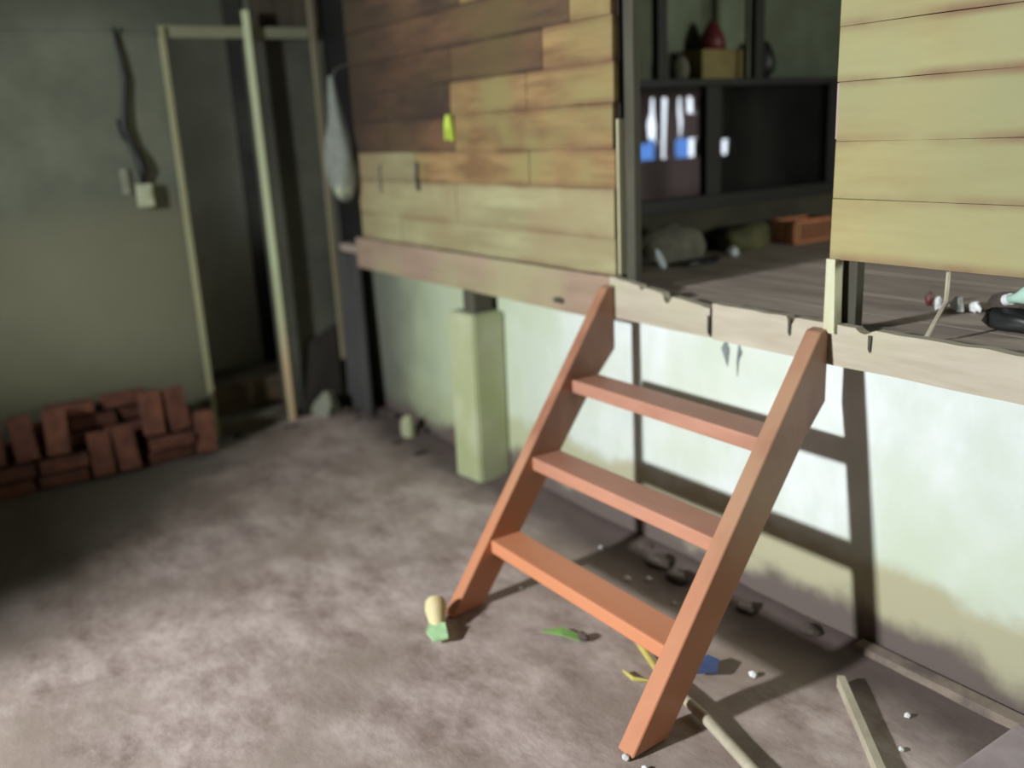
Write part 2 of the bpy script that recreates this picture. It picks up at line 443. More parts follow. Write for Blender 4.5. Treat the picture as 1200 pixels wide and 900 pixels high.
# fascia boards: left reddish, middle bleached, right bleached
for (a, b_, z0, z1, m, y0) in ((-2.07, -0.012, 0.845, 1.000, M_FASCIA_R, -0.112), (-0.008, 0.463, 0.862, 1.000, M_FASCIA, -0.114),
                               (0.472, 4.18, 0.858, 0.968, M_FASCIA, -0.113)):
    bm = B()
    n = max(3, int((b_ - a) / 0.01))
    rings = []
    for i in range(n + 1):
        x = a + (b_ - a) * i / n
        zt = z1 + 0.004 * noise.noise(Vector((x * 14, 1, 0)))
        if m is M_FASCIA:
            if x < 0.47: zt = 1.002 - 0.05 * (x / 0.466) + 0.003 * noise.noise(Vector((x * 30, 1, 0)))
            for nx, nw, nd in ((0.275, .022, .030), (0.155, .010, .015), (0.765, .012, .030), (1.0, .025, .014)):
                if abs(x - nx) < nw: zt -= nd * (1 - abs(x - nx) / nw) ** 0.5
        zb = z0 + 0.003 * noise.noise(Vector((x * 5, 4, 0)))
        rings.append([bm.verts.new((x, y0, zb)), bm.verts.new((x, y0, zt)), bm.verts.new((x, -0.082, zt)), bm.verts.new((x, -0.082, zb))])
    for i in range(n):
        for q in range(4):
            bm.faces.new((rings[i][q], rings[i][(q + 1) % 4], rings[i + 1][(q + 1) % 4], rings[i + 1][q]))
    bm.faces.new(rings[0]); bm.faces.new(rings[-1][::-1])
    link('fascia_board', bm, m, parent=raised)
bm = B(); box(bm, (-2.38, -0.08, 0.862), (4.18, 0.0, 0.905))
link('edge_beam', bm, M_OLDDARK, parent=raised)

# posts of the opening
bm = B(); box(bm, (0.036, -0.075, 0.945), (0.082, -0.045, 2.69), 0.003)
struct(link('trim_2', bm, M_POST))
bm = B(); box(bm, (0.900, -0.076, 0.945), (0.945, -0.045, 2.69), 0.003)
struct(link('trim_3', bm, M_POST))
M_EDGE = mat('pale_edge_strip', (0.62, 0.62, 0.42), (0.5, 0.48, 0.3), 9, (1, 1, .2), 0.6, 0.1)
bm = B(); prism(bm, [(0.884, -0.125, 0.945), (0.918, -0.125, 0.945), (0.912, -0.125, 1.14), (0.885, -0.125, 1.14)], Vector((0, 0.03, 0)))
struct(link('trim_4', bm, M_EDGE))
bm = B(); box(bm, (0.023, -0.098, 1.01), (0.031, -0.07, 1.52))
struct(link('trim_5', bm, M_EDGE))
bm = B(); box(bm, (0.877, -0.10, 1.44), (0.883, -0.075, 1.575))
struct(link('trim_6', bm, M_PINK))

# ---------------------------------------------------------------- left wall
WX = -2.40
bm = B()
box(bm, (WX - 0.14, -5.4, -0.05), (WX, -0.87, 2.03))
box(bm, (WX - 0.14, -0.42, 1.99), (WX - 0.035, 0.0, 2.7))
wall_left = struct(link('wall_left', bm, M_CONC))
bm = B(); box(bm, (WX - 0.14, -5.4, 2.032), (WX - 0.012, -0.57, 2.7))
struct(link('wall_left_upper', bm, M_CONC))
bm = B(); box(bm, (WX - 0.14, -0.435, -0.05), (WX - 0.02, 0.0, 2.03))
link('dark_render', bm, mat('dark_grey_render', (0.105, 0.11, 0.08), (0.07, 0.073, 0.055), 3, rough=0.95), parent=wall_left)
M_PATCH = mat('brown_panel', (0.10, 0.085, 0.055), (0.05, 0.042, 0.03), 5, (1, 1, .2), 0.9)
for i, (a, b_) in enumerate(((-0.42, -0.30), (-0.295, -0.20), (-0.195, -0.10), (-0.095, -0.02))):
    bm = B(); box(bm, (WX - 0.03, a, 2.04), (WX - 0.01, b_, 2.69))
    link('plank', bm, M_PATCH, parent=wall_left)
# passage behind the doorway
bm = B()
box(bm, (-3.6, -2.2, -0.05), (-3.5, 0.0, 2.7))
box(bm, (-3.5, -2.3, -0.05), (WX - 0.14, -2.2, 2.7))
wall_p = struct(link('wall_passage', bm, M_DARKWALL))
bm = B(); box(bm, (-3.02, -1.9, 0.0), (-2.94, -0.39, 2.66))
struct(link('wall_partition', bm, mat('dim_grey_partition', (0.34, 0.35, 0.28), (0.27, 0.28, 0.22), 3, rough=0.95)))
bm = B(); box(bm, (-2.93, -0.95, 0.0), (-2.56, -0.30, 0.22), 0.01)
struct(link('trim_7', bm, mat('brown_step', (0.11, 0.08, 0.045), (0.07, 0.05, 0.03), 7, rough=0.95)))
bm = B(); box(bm, (-2.53, -0.865, -0.02), (-2.37, -0.445, 0.07), 0.01)
struct(link('trim_8', bm, mat('sill_soil', (0.13, 0.12, 0.085), (0.08, 0.07, 0.05), 9, rough=0.95)))

# thin door frame with the leaning bright stud
df = empty('door_frame', (-2.36, -0.66, 0), 'narrow unfinished door frame of pale timber standing in the far wall', 'door frame')
bm = B(); box(bm, (-2.385, -0.890, 0.0), (-2.345, -0.868, 2.05), 0.002)
link('jamb', bm, mat('jamb_timber', (0.42, 0.42, 0.24), (0.33, 0.32, 0.18), 8, (1, 1, .2), 0.7), parent=df)
bm = B(); tube(bm, [(-2.335, -0.462, 0.0), (-2.330, -0.464, 0.9), (-2.335, -0.466, 2.13)], 0.026, 4)
tag(link('stud', bm, M_PALEWOOD, parent=df), 'bright pale stud on the right of the frame')
bm = B(); box(bm, (-2.385, -0.89, 2.005), (-2.36, -0.137, 2.06), 0.003)
link('lintel', bm, mat('lintel_timber', (0.30, 0.31, 0.20), (0.22, 0.23, 0.15), 8, (1, .2, 1), 0.8), parent=df)
bm = B(); box(bm, (-2.375, -0.13, 0.30), (-2.345, -0.105, 2.69), 0.002)
tag(link('wooden_batten', bm, mat('batten_wood', (0.26, 0.23, 0.14), (0.19, 0.165, 0.10), 8, (1, 1, .2), 0.8)),
    'slender brown vertical batten on the wall right of the door frame, behind the hanging bag', 'batten')
bm = B(); box(bm, (-2.40, -0.045, 0.95), (-1.985, -0.03, 2.69))
struct(link('wall_corner', bm, M_BLACK))
# dark sheet standing in the corner
bm = B(); prism(bm, [(-2.338, -0.128, 0.0), (-2.055, -0.125, 0.0), (-2.105, -0.10, 0.90), (-2.338, -0.10, 0.90)], Vector((0, 0.018, 0)))
tag(link('metal_sheet', bm, mat('dark_sheet', (0.075, 0.072, 0.07), (0.05, 0.047, 0.045), 5, (1, 1, .3), 0.7)),
    'tall dark grey sheet standing upright in the corner of the room', 'sheet')
# dark board leaning right of the stud
bm = B(); prism(bm, [(-2.33, -0.40, 0.0), (-2.33, -0.16, 0.0), (-2.385, -0.14, 0.50), (-2.385, -0.30, 0.42)], Vector((-0.014, 0, 0)))
tag(link('scrap_board', bm, M_OLDDARK), 'dark scrap board leaning low on the wall between stud and batten', 'board')

# electric box and its cable
eb = empty('switch_box', (-2.39, -1.06, 1.22), 'pale switch box on the far wall with a dark cable rising from it', 'switch box')
bm = B(); box(bm, (-2.40, -1.095, 1.225), (-2.345, -1.025, 1.335), 0.006); link('housing', bm, M_BOXW, parent=eb)
bm = B(); box(bm, (-2.346, -1.08, 1.27), (-2.338, -1.04, 1.315), 0.003); link('rocker', bm, M_BOXW, parent=eb)
bm = B(); box(bm, (-2.40, -1.155, 1.29), (-2.385, -1.12, 1.41), 0.003); link('bracket', bm, M_STONE, parent=eb)
cp = [(-2.39, -1.083, 2.05), (-2.385, -1.075, 1.92), (-2.385, -1.068, 1.82), (-2.38, -1.09, 1.70), (-2.378, -1.105, 1.60),
      (-2.378, -1.085, 1.52), (-2.375, -1.06, 1.45), (-2.375, -1.05, 1.40), (-2.375, -1.06, 1.335)]
bm = B(); tube(bm, cp, [.006, .010, .013, .011, .015, .014, .020, .024, .010], 8); link('cable', bm, M_BLACK, parent=eb, smooth=True)
bm = B(); tube(bm, [(-2.385, -1.13, 1.64), (-2.38, -1.125, 1.58), (-2.375, -1.10, 1.53)], [.004, .009, .006], 6); link('cable_loop', bm, M_BLACK, parent=eb, smooth=True)

# hanging carrier bag
bgp = empty('carrier_bag', (-2.03, -0.15, 1.2), 'crumpled white carrier bag hanging from a nail in the corner', 'bag')
bm = B()
prof = [(1.80, .012), (1.74, .022), (1.66, .032), (1.58, .045), (1.50, .066), (1.42, .078), (1.34, .080), (1.28, .072), (1.23, .055), (1.20, .03), (1.193, .005)]
rings = []
for z, r in prof:
    rings.append([bm.verts.new((-2.03 + math.cos(a) * r * (1 + .25 * noise.noise(Vector((math.cos(a) * 2, math.sin(a) * 2, z * 6)))) + (1.8 - z) * .06,
                                -0.185 + math.sin(a) * r * 0.75 * (1 + .8 * noise.noise(Vector((math.cos(a) * 4, math.sin(a) * 4, z * 3)))),
                                z)) for a in [q * math.pi / 12 for q in range(24)]])
for i in range(len(rings) - 1):
    for q in range(24):
        bm.faces.new((rings[i][q], rings[i][(q + 1) % 24], rings[i + 1][(q + 1) % 24], rings[i + 1][q]))
bm.faces.new(rings[-1])
link('bag_body', bm, M_BAG, parent=bgp, smooth=True)
bm = B(); lump(bm, (-1.99, -0.185, 1.262), (.05, .042, .055), 3, .2, 3)
tag(link('contents', bm, mat('yellowish_contents', (.55, .58, .32), (.45, .48, .26), 12), parent=bgp, smooth=True), 'pale yellow bundle in the bottom of the bag')
bm = B(); tube(bm, [(-2.04, -0.185, 1.77), (-2.045, -0.15, 1.83), (-2.05, -0.07, 1.86)], .0025, 6); link('handle', bm, M_STONE, parent=bgp)
bm = B(); tube(bm, [(-2.05, -0.10, 1.862), (-2.05, -0.04, 1.858)], .004, 6); 
tag(link('nail', bm, M_BLACK), 'nail in the corner boards holding up the white carrier bag', 'nail')

# thing clipped on the siding
bm = B()
prism(bm, [(-1.052, -.125, 1.475), (-1.036, -.125, 1.475), (-1.031, -.125, 1.52), (-1.018, -.125, 1.522), (-1.012, -.125, 1.472), (-0.994, -.125, 1.47),
           (-1.000, -.125, 1.535), (-1.014, -.125, 1.575), (-1.034, -.125, 1.575), (-1.050, -.125, 1.54)], Vector((0, .014, 0)))
tag(link('plastic_clip', bm, M_LIME), 'small bright lime forked clip fixed on the brown siding', 'clip')
bm = B(); tube(bm, [(-1.335, -.118, 1.385), (-1.333, -.124, 1.33), (-1.335, -.118, 1.26)], .007, 6)
tag(link('iron_hook', bm, M_BLACK), 'thin black iron hook hanging on the siding left of the lime clip', 'hook')
bm = B(); tube(bm, [(-1.72, -.12, 1.37), (-1.72, -.126, 1.30), (-1.72, -.12, 1.24)], .006, 6)
tag(link('wire', bm, M_STONE), 'short pale wire on the siding just right of the carrier bag', 'wire')
bm = B(); lump(bm, (-0.30, -.12, 0.885), (.03, .01, .012), 2); 
tag(link('wood_chip', bm, M_POST), 'small dark chip on the beam left of the ladder top', 'chip')

# ---------------------------------------------------------------- ladder
lad = empty('wooden_ladder', (0.47, -0.5, 0), 'new orange-brown wooden ladder with three treads leaning on the beam', 'ladder')


def stringer(xb0, xb1, xt0, xt1, z_extra):
    # side profile (y,z): foot cut level, head cut upright against the beam
    zt = 0.955 + z_extra
    prof = [(-0.862, 0.0), (-0.735, 0.0), (-0.205, 0.672), (-0.117, 0.755), (-0.117, zt), (-0.150, zt - 0.004)]
    bm = B()
    def px(y, side):
        t = (y + 0.862) / 0.745
        a, b_ = (xb0, xt0) if side == 0 else (xb1, xt1)
        return a + (b_ - a) * t
    L0 = [bm.verts.new((px(y, 0), y, z)) for y, z in prof]
    L1 = [bm.verts.new((px(y, 1), y, z)) for y, z in prof]
    n = len(prof)
    bm.faces.new(L0); bm.faces.new(L1[::-1])
    for i in range(n):
        bm.faces.new((L0[i], L1[i], L1[(i + 1) % n], L0[(i + 1) % n]))
    bmesh.ops.bevel(bm, geom=list(bm.edges), offset=0.003, segments=1, affect='EDGES')
    return bm


link('stringer', stringer(0.026, 0.074, -0.022, 0.020, 0.02), M_LADDER, parent=lad)
link('stringer', stringer(0.888, 0.945, 0.846, 0.896, 0.0), M_LADDER, parent=lad)
for (yf, z, xa, xb, rot) in ((-0.322, 0.684, 0.035, 0.862, 0), (-0.505, 0.455, 0.043, 0.872, 0), (-0.690, 0.216, 0.055, 0.884, 0)):
    bm = B(); box(bm, (xa, yf, z - 0.045), (xb, yf + 0.115, z), 0.006)
    link('tread', bm, M_TREAD, parent=lad)
for (x, y, z) in ((0.872, -0.140, 0.925), (0.003, -0.140, 0.945)):
    bm = B(); tube(bm, [(x, y + .01, z - .005), (x, y - 0.012, z + .012)], .006, 8)
    tag(link('bolt', bm, M_BLACK, parent=lad), 'dark bolt head near the top')

# husk at the ladder foot
hk = empty('maize_husk', (0.10, -0.945, 0.0), 'cream and green husk lying at the left foot of the ladder', 'husk')
bm = B()
tube(bm, [(0.055, -0.905, 0.062), (0.075, -0.918, 0.055), (0.110, -0.935, 0.030), (0.128, -0.945, 0.018)], [.034, .036, .026, .016], 10, cap=False)
link('husk_cup', bm, M_HUSK, parent=hk, smooth=True)
bm = B()
prism(bm, [(0.10, -0.955, 0.030), (0.145, -0.925, 0.034), (0.195, -0.945, 0.014), (0.175, -0.985, 0.008), (0.130, -0.985, 0.018)], Vector((0, 0, .006)))
link('green_leaf', bm, mat('pale_leaf', (0.42, 0.66, 0.34), (0.3, 0.5, 0.25), 20), parent=hk)

# ---------------------------------------------------------------- sticks and litter on the floor
def stick(name, pts, r, m, label, cat, flat=1.0):
    bm = B(); tube(bm, pts, r, 6)
    return tag(link(name, bm, m), label, cat)


bmb = empty('bamboo_stick', (0.95, -0.63, 0), 'long pale stick with a yellow end lying under the right side of the ladder', 'stick')
bm = B(); tube(bm, [(0.52, -0.497, 0.028), (0.62, -0.535, 0.026), (0.76, -0.588, 0.024)], [.008, .010, .011], 8)
tag(link('split_end', bm, M_YELLOW, parent=bmb, smooth=True), 'yellow far end of the stick')
bm = B(); tube(bm, [(0.76, -0.588, 0.022), (0.95, -0.622, 0.022), (1.12, -0.668, 0.022), (1.42, -0.75, 0.022)], [.012, .015, .015, .016], 8)
link('shaft', bm, M_STICK, parent=bmb, smooth=True)
bm = B(); prism(bm, [(1.052, -0.222, 0.0), (1.066, -0.208, 0.0), (1.462, -0.532, 0.0), (1.448, -0.548, 0.0)], Vector((0, 0, 0.034)))
tag(link('wooden_lath', bm, M_STICK), 'pale wooden lath on edge on the floor at the lower right, right of the ladder', 'lath')
bm = B(); tube(bm, [(0.655, -0.640, 0.014), (0.70, -0.642, 0.012), (0.735, -0.612, 0.012)], [.004, .007, .004], 6)
tag(link('bamboo_splinter', bm, M_YELLOW), 'tiny yellow splinter on the floor beside the right stringer, nearer the lowest tread', 'splinter')
bm = B(); box(bm, (1.462, -0.62, -0.02), (1.95, -0.076, 0.055), 0.01)
tag(link('cement_slab', bm, M_SLAB), 'pinkish-grey cement slab at the lower right corner of the picture', 'slab')
bm = B(); prism(bm, [(0.745, -0.470, .012), (0.79, -0.49, .012), (0.83, -0.45, .02), (0.80, -0.41, .028), (0.765, -0.42, .03)], Vector((0, 0, .005)))
tag(link('plastic_scrap', bm, M_BLUE), 'dark blue plastic scrap on the floor behind the right stringer', 'scrap')
bm = B(); prism(bm, [(0.335, -0.70, .012), (0.40, -0.672, .02), (0.455, -0.64, .014), (0.43, -0.615, .012), (0.37, -0.640, .02)], Vector((0, 0, .003)))
tag(link('fallen_leaf', bm, M_GREEN), 'curled dull green leaf on the floor under the lowest tread', 'leaf')
bm = B(); lump(bm, (0.445, -0.620, .018), (.022, .014, .014), 5)
tag(link('stone', bm, M_CLOD), 'small dark stone beside the curled green leaf', 'stone')
for i, (x, y, s) in enumerate([(0.28, -0.205, .012), (0.235, -0.26, .013), (0.05, -0.58, .010), (0.43, -0.47, .016), (0.88, -0.36, .013), (1.06, -0.98, .014),
                               (0.99, -0.86, .010), (-0.02, -0.17, .009), (1.32, -0.33, .009), (0.93, -0.87, .013), (0.45, -0.25, .008), (1.25, -0.20, .010)]):
    bm = B(); lump(bm, (x, y, s * .6 + floor_h(x, y)), (s, s * .8, s * .7), i, .4, 1)
    tag(link('plaster_crumb', bm, M_WHITE), 'white plaster crumb lying on the floor around the ladder', 'crumb', 'white crumbs on the floor')
# dark clods along the wall foot behind the lowest tread
cl = [(0.22, -0.10, .045), (0.34, -0.13, .04), (0.10, -0.05, .028), (0.62, -0.10, .03), (0.83, -0.06, .03)]
for i, (x, y, s) in enumerate(cl):
    bm = B(); lump(bm, (x, y, s * .35), (s * 1.2, s * .8, s * .6), i + 20, .4, 2)
    tag(link('clod', bm, M_CLOD), 'dark clod of soil along the wall foot behind the ladder', 'clod', 'soil clods behind the ladder')
# rubble in the far corner
rb = [(-2.25, -0.30, .085, .09, 'pale grey-green stone slumped against the corner, largest in the rubble', M_STONE),
      (-1.66, -0.10, .045, .075, 'pale upright chip of plaster standing left of the pillar', M_PILLAR)]
for i, (x, y, s, h, lab, m) in enumerate(rb):
    bm = B(); lump(bm, (x, y, h * .7), (s, s * .8, h), i + 40, .45, 2, 1.2)
    tag(link('rubble_stone', bm, m), lab, 'stone')
for i in range(22):
    x = random.uniform(-2.3, -1.25); y = random.uniform(-0.22, -0.03)
    if i > 12: x = random.uniform(-2.34, -2.20); y = random.uniform(-0.85, -0.35)
    s = random.uniform(.012, .026)
    bm = B(); lump(bm, (x, y, floor_h(x, y) + s * .4), (s * 1.2, s, s * .7), i + 60, .5, 1)
    tag(link('clod', bm, M_CLOD), 'dark crumb of soil in the rubble of the far corner', 'clod', 'soil crumbs in the far corner')

# ---------------------------------------------------------------- brick pile against the left wall
bl, bw, bh = 0.21, 0.095, 0.055


def brick_mesh(seed):
    bm = B(); box(bm, (-bw / 2, -bh / 2, 0), (bw / 2, bh / 2, bl), 0.004)
    for v in bm.verts: v.co += Vector([noise.noise(v.co * 30 + Vector((seed, i * 5, 0))) * .003 for i in range(3)])
    bmesh.ops.recalc_face_normals(bm, faces=bm.faces)
    me = bpy.data.meshes.new('brick'); bm.to_mesh(me); bm.free(); me.materials.append(M_BRICK); return me


BM = [brick_mesh(i) for i in range(4)]
random.seed(11)


def brick(loc, rot, lab, grp):
    o = bpy.data.objects.new('brick', random.choice(BM)); COL.objects.link(o)
    o.location = loc; o.rotation_euler = rot
    return tag(o, lab, 'brick', grp)


# ragged courses lying against the wall, mound shaped, then some bricks stood up in front of them
courses = [(-2.02, -0.90), (-2.0, -0.90), (-1.93, -0.95), (-1.84, -1.02), (-1.68, -1.10)]
place = ['first', 'second', 'third', 'fourth', 'fifth', 'sixth', 'seventh', 'eighth', 'ninth', 'tenth']
ordn = ['bottom', 'second', 'third', 'fourth', 'top']
for c, (ya, yb) in enumerate(courses):
    y = ya + random.uniform(0, .05); q_ = 0
    while y + bl < yb:
        o = brick((-2.29 + random.uniform(-.02, .02) - .003 * c, y, 0.008 + c * (bh + .016) + bh / 2), (0, 0, 0),
                  'dull red brick lying in the %s course of the pile, %s from the left' % (ordn[c], place[q_]), 'bricks in the %s course' % ordn[c])
        o.rotation_euler = (Matrix.Rotation(random.uniform(-.10, .10), 3, 'Z') @ Matrix.Rotation(-math.pi / 2, 3, 'X')).to_euler()
        q_ += 1
        y += bl + random.choice((.018, .022, .026, .04))
# two short courses in front carrying leaning bricks, and more bricks stood on the floor between them
for c in range(2):
    for side_, ys in (('left', (-1.995, -1.765)), ('right', (-1.275,))):
        for q_, y_ in enumerate(ys):
            o = brick((-2.158 + random.uniform(-.006, .006), y_ + .012 * c, 0.008 + c * (bh + .014) + bh / 2), (0, 0, 0),
                      'dull red brick in the %s front course, %s' % (('lower', 'upper')[c], {('left', 0): 'leftmost', ('left', 1): 'second from the left', ('right', 0): 'rightmost'}[(side_, q_)]), 'bricks in the front courses')
            o.rotation_euler = (Matrix.Rotation(random.uniform(-.06, .06), 3, 'Z') @ Matrix.Rotation(-math.pi / 2, 3, 'X')).to_euler()
for q_, (y_, z_, tilt, side) in enumerate(((-1.93, .152, -.12, .06), (-1.79, .150, -.15, -.05), (-1.66, .154, -.10, .05), (-1.487, .012, -.20, .02), (-1.370, .012, -.22, -.03),
                                           (-1.23, .152, -.14, .03), (-1.105, .151, -.18, -.04), (-1.00, .012, -.22, .05))):
    o = brick((-2.150 if z_ > .1 else -2.120, y_, z_), (0, 0, 0),
              'dull red brick stood upright against the front of the pile, %s from the left' % place[q_], 'bricks leaning on the pile')
    o.rotation_euler = (Matrix.Rotation(tilt, 3, 'Y') @ Matrix.Rotation(math.pi / 2, 3, 'Z') @ Matrix.Rotation(side, 3, 'Y')).to_euler()

# ---------------------------------------------------------------- inner room seen through the opening
CX = -0.55
# outer board wall of the inner room at x = -1.8 with broken gaps to daylight
bm = B()
box(bm, (-1.86, 0.14, 0.94), (-1.82, 2.14, 1.29))
box(bm, (-1.86, 0.14, 1.645), (-1.82, 2.14, 2.7))
box(bm, (-1.86, 0.14, 1.29), (-1.82, 1.50, 1.645))
wall_far = struct(link('wall_far', bm, M_PINK))
bm = B(); box(bm, (-1.86, 2.14, 0.94), (-1.82, 3.2, 1.29)); box(bm, (-1.86, 2.14, 1.645), (-1.82, 3.2, 2.7)); box(bm, (-1.86, 2.42, 1.29), (-1.82, 3.2, 1.645))
link('dark_boarding', bm, M_OLDDARK, parent=wall_far)


def slat(pts, m=None):
    bm = B(); prism(bm, [(-1.86, a, b_) for a, b_ in pts], Vector((.010, 0, 0)))
    link('plank', bm, m or M_PINK, parent=wall_far)


slat([(1.50, 1.385), (1.74, 1.385), (1.735, 1.43), (1.728, 1.50), (1.752, 1.56), (1.760, 1.645), (1.50, 1.645)])
slat([(1.797, 1.42), (1.845, 1.30), (1.850, 1.645), (1.785, 1.645), (1.79, 1.55), (1.802, 1.48)])
slat([(1.872, 1.30), (1.95, 1.385), (1.99, 1.41), (1.985, 1.50), (1.975, 1.56), (1.98, 1.645), (1.892, 1.645)])
slat([(2.005, 1.40), (2.14, 1.40), (2.14, 1.55), (2.055, 1.55), (2.055, 1.645), (2.005, 1.645), (2.01, 1.56), (2.02, 1.50)])
slat([(2.11, 1.552), (2.14, 1.552), (2.14, 1.645), (2.10, 1.645)])
slat([(1.55, 1.29), (1.575, 1.29), (1.575, 1.383), (1.50, 1.383), (1.50, 1.29)])
slat([(1.79, 1.29), (1.848, 1.29), (1.79, 1.40)])
slat([(1.875, 1.29), (1.96, 1.29), (1.95, 1.383)])
slat([(2.12, 1.29), (2.36, 1.29), (2.36, 1.38), (2.375, 1.645), (2.143, 1.645), (2.143, 1.395), (2.12, 1.395)], M_OLDDARK)
slat([(2.36, 1.38), (2.42, 1.38), (2.42, 1.645), (2.375, 1.645)], M_OLDDARK)
slat([(2.408, 1.29), (2.42, 1.29), (2.42, 1.375), (2.412, 1.37)], M_OLDDARK)
# tarpaulin scraps hung outside over the low gaps
for (a, b_, lab) in ((1.56, 1.84, 'blue translucent tarpaulin scrap seen through the left pane, left one'), (1.94, 2.13, 'blue translucent tarpaulin scrap seen through the left pane, right one')):
    bm = B()
    n = 14
    vs = [[bm.verts.new((-1.90 + .012 * math.sin(i * 1.7), a + (b_ - a) * i / n, z)) for z in (1.27, 1.41)] for i in range(n + 1)]
    for i in range(n): bm.faces.new((vs[i][0], vs[i + 1][0], vs[i + 1][1], vs[i][1]))
    tag(link('tarpaulin_scrap', bm, M_TARP, smooth=True), lab, 'tarpaulin')
# back and right walls, ceiling
bm = B(); box(bm, (-1.86, 3.2, 0.9), (4.2, 3.3, 2.7)); struct(link('wall_inner_back', bm, M_DARKWALL))
bm = B(); box(bm, (4.18, 0.0, -0.05), (4.3, 3.3, 1.38)); box(bm, (4.18, 0.0, 2.12), (4.3, 3.3, 2.7))
box(bm, (4.18, 0.0, 1.38), (4.3, 1.22, 2.12)); box(bm, (4.18, 2.18, 1.38), (4.3, 3.3, 2.12)); struct(link('wall_inner_side', bm, M_ROOMWALL))

# window wall / glazed cabinet front at x = -0.55
cab = empty('glazed_cabinet', (CX, 1.2, 0.945), 'dark framed partition with glass panes below a shelf of greenish panels, inside the upper room', 'partition')
def cb(name, a, b_, m, lab=None, bev=.003):
    bm = B(); box(bm, a, b_, bev); o = link(name, bm, m, parent=cab)
    if lab: o['label'] = lab
    return o
cb('lower_panel', (CX - .03, 0.16, 0.946), (CX, 3.18, 1.13), mat('sooty_olive_panel', (.05, .047, .026), (.03, .028, .018), 5))
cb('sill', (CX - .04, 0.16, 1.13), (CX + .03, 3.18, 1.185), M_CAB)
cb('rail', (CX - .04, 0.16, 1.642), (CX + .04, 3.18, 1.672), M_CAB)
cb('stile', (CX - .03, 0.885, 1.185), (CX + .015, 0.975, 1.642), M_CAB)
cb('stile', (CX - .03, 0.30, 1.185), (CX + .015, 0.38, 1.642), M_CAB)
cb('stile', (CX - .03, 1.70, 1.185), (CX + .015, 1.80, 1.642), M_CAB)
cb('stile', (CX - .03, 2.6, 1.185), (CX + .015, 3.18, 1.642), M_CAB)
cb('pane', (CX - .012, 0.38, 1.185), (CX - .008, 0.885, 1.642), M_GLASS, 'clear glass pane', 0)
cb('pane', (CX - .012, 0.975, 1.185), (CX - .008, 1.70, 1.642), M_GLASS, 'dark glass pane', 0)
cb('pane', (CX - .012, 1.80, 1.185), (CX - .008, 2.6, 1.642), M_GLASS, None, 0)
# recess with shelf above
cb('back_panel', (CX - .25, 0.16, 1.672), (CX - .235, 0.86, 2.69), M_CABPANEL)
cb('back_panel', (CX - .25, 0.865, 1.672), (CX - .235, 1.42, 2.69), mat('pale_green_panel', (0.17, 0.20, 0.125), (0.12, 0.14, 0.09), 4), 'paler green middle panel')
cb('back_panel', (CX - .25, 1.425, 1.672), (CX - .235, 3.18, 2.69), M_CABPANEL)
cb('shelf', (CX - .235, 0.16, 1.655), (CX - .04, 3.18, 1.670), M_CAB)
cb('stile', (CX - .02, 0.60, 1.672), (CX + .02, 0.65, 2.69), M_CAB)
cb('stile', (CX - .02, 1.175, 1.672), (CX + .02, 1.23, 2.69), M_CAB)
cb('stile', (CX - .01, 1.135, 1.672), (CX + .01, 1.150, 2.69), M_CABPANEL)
# the room beyond is dark right of the middle stile: a hanging dark cloth
bm = B(); n = 18
vs = [[bm.verts.new((-1.25 + .03 * math.sin(i * 1.3), 1.52 + 0.9 * i / n, z)) for z in (0.96, 1.36 + .04 * math.sin(i * .8), 1.8 if i > 4 else 1.5 + .07 * i)] for i in range(n + 1)]
for i in range(n):
    for q in range(2): bm.faces.new((vs[i][q], vs[i + 1][q], vs[i + 1][q + 1], vs[i][q + 1]))
M_CLOTH = mat('maroon_cloth', (0.06, 0.016, 0.022), (0.03, 0.01, 0.014), 6, rough=0.95)
#tag(link('dark_cloth', bm, M_CLOTH, smooth=True), 'dark maroon cloth hanging behind the right pane', 'cloth')
bm.free()
# things on the shelf
bm = B(); box(bm, (CX - .20, 0.92, 1.671), (CX - .05, 1.22, 1.80), .01)
tag(link('cardboard_box', bm, M_MUSTARD), 'mustard coloured box on the shelf above the glass panes', 'box')
bm = B(); tube(bm, [(CX - .13, 1.06, 1.801), (CX - .13, 1.06, 1.85), (CX - .13, 1.06, 1.90), (CX - .13, 1.06, 1.925)], [.062, .055, .032, .012], 14)
tag(link('plastic_jug', bm, M_RED, smooth=True), 'dark red conical vessel on top of the mustard box', 'vessel')
bm = B(); lump(bm, (CX - .12, 1.38, 1.75), (.06, .055, .095), 3, .2, 2)
tag(link('dark_bundle', bm, M_BLACK, smooth=True), 'black bundle on the shelf right of the stile, above the right pane', 'bundle')
bm = B(); lump(bm, (CX - .12, 0.85, 1.72), (.05, .04, .06), 8, .2, 2)
tag(link('dark_pot', bm, M_SACK, smooth=True), 'dull dark pot on the shelf left of the mustard box', 'pot')

# things standing on the raised floor
DZ = 0.945
cr = empty('plastic_crate', (-0.40, 1.35, DZ), 'small orange slatted crate on the upper room floor near the dark wall', 'crate')
bm = B(); box(bm, (-0.47, 1.23, DZ + .002), (-0.33, 1.48, DZ + .012)); link('base', bm, M_ORANGE, parent=cr)
bm = B(); box(bm, (-0.338, 1.23, DZ + .092), (-0.328, 1.48, DZ + .104)); box(bm, (-0.47, 1.23, DZ + .092), (-0.46, 1.48, DZ + .104))
box(bm, (-0.47, 1.225, DZ + .092), (-0.328, 1.235, DZ + .104)); box(bm, (-0.47, 1.475, DZ + .092), (-0.328, 1.485, DZ + .104)); link('rim', bm, M_ORANGE, parent=cr)
for i in range(7):
    y_ = 1.235 + i * .0385
    bm = B(); box(bm, (-0.338, y_ - .006, DZ + .01), (-0.330, y_ + .006, DZ + .094)); link('slat', bm, M_ORANGE, parent=cr)
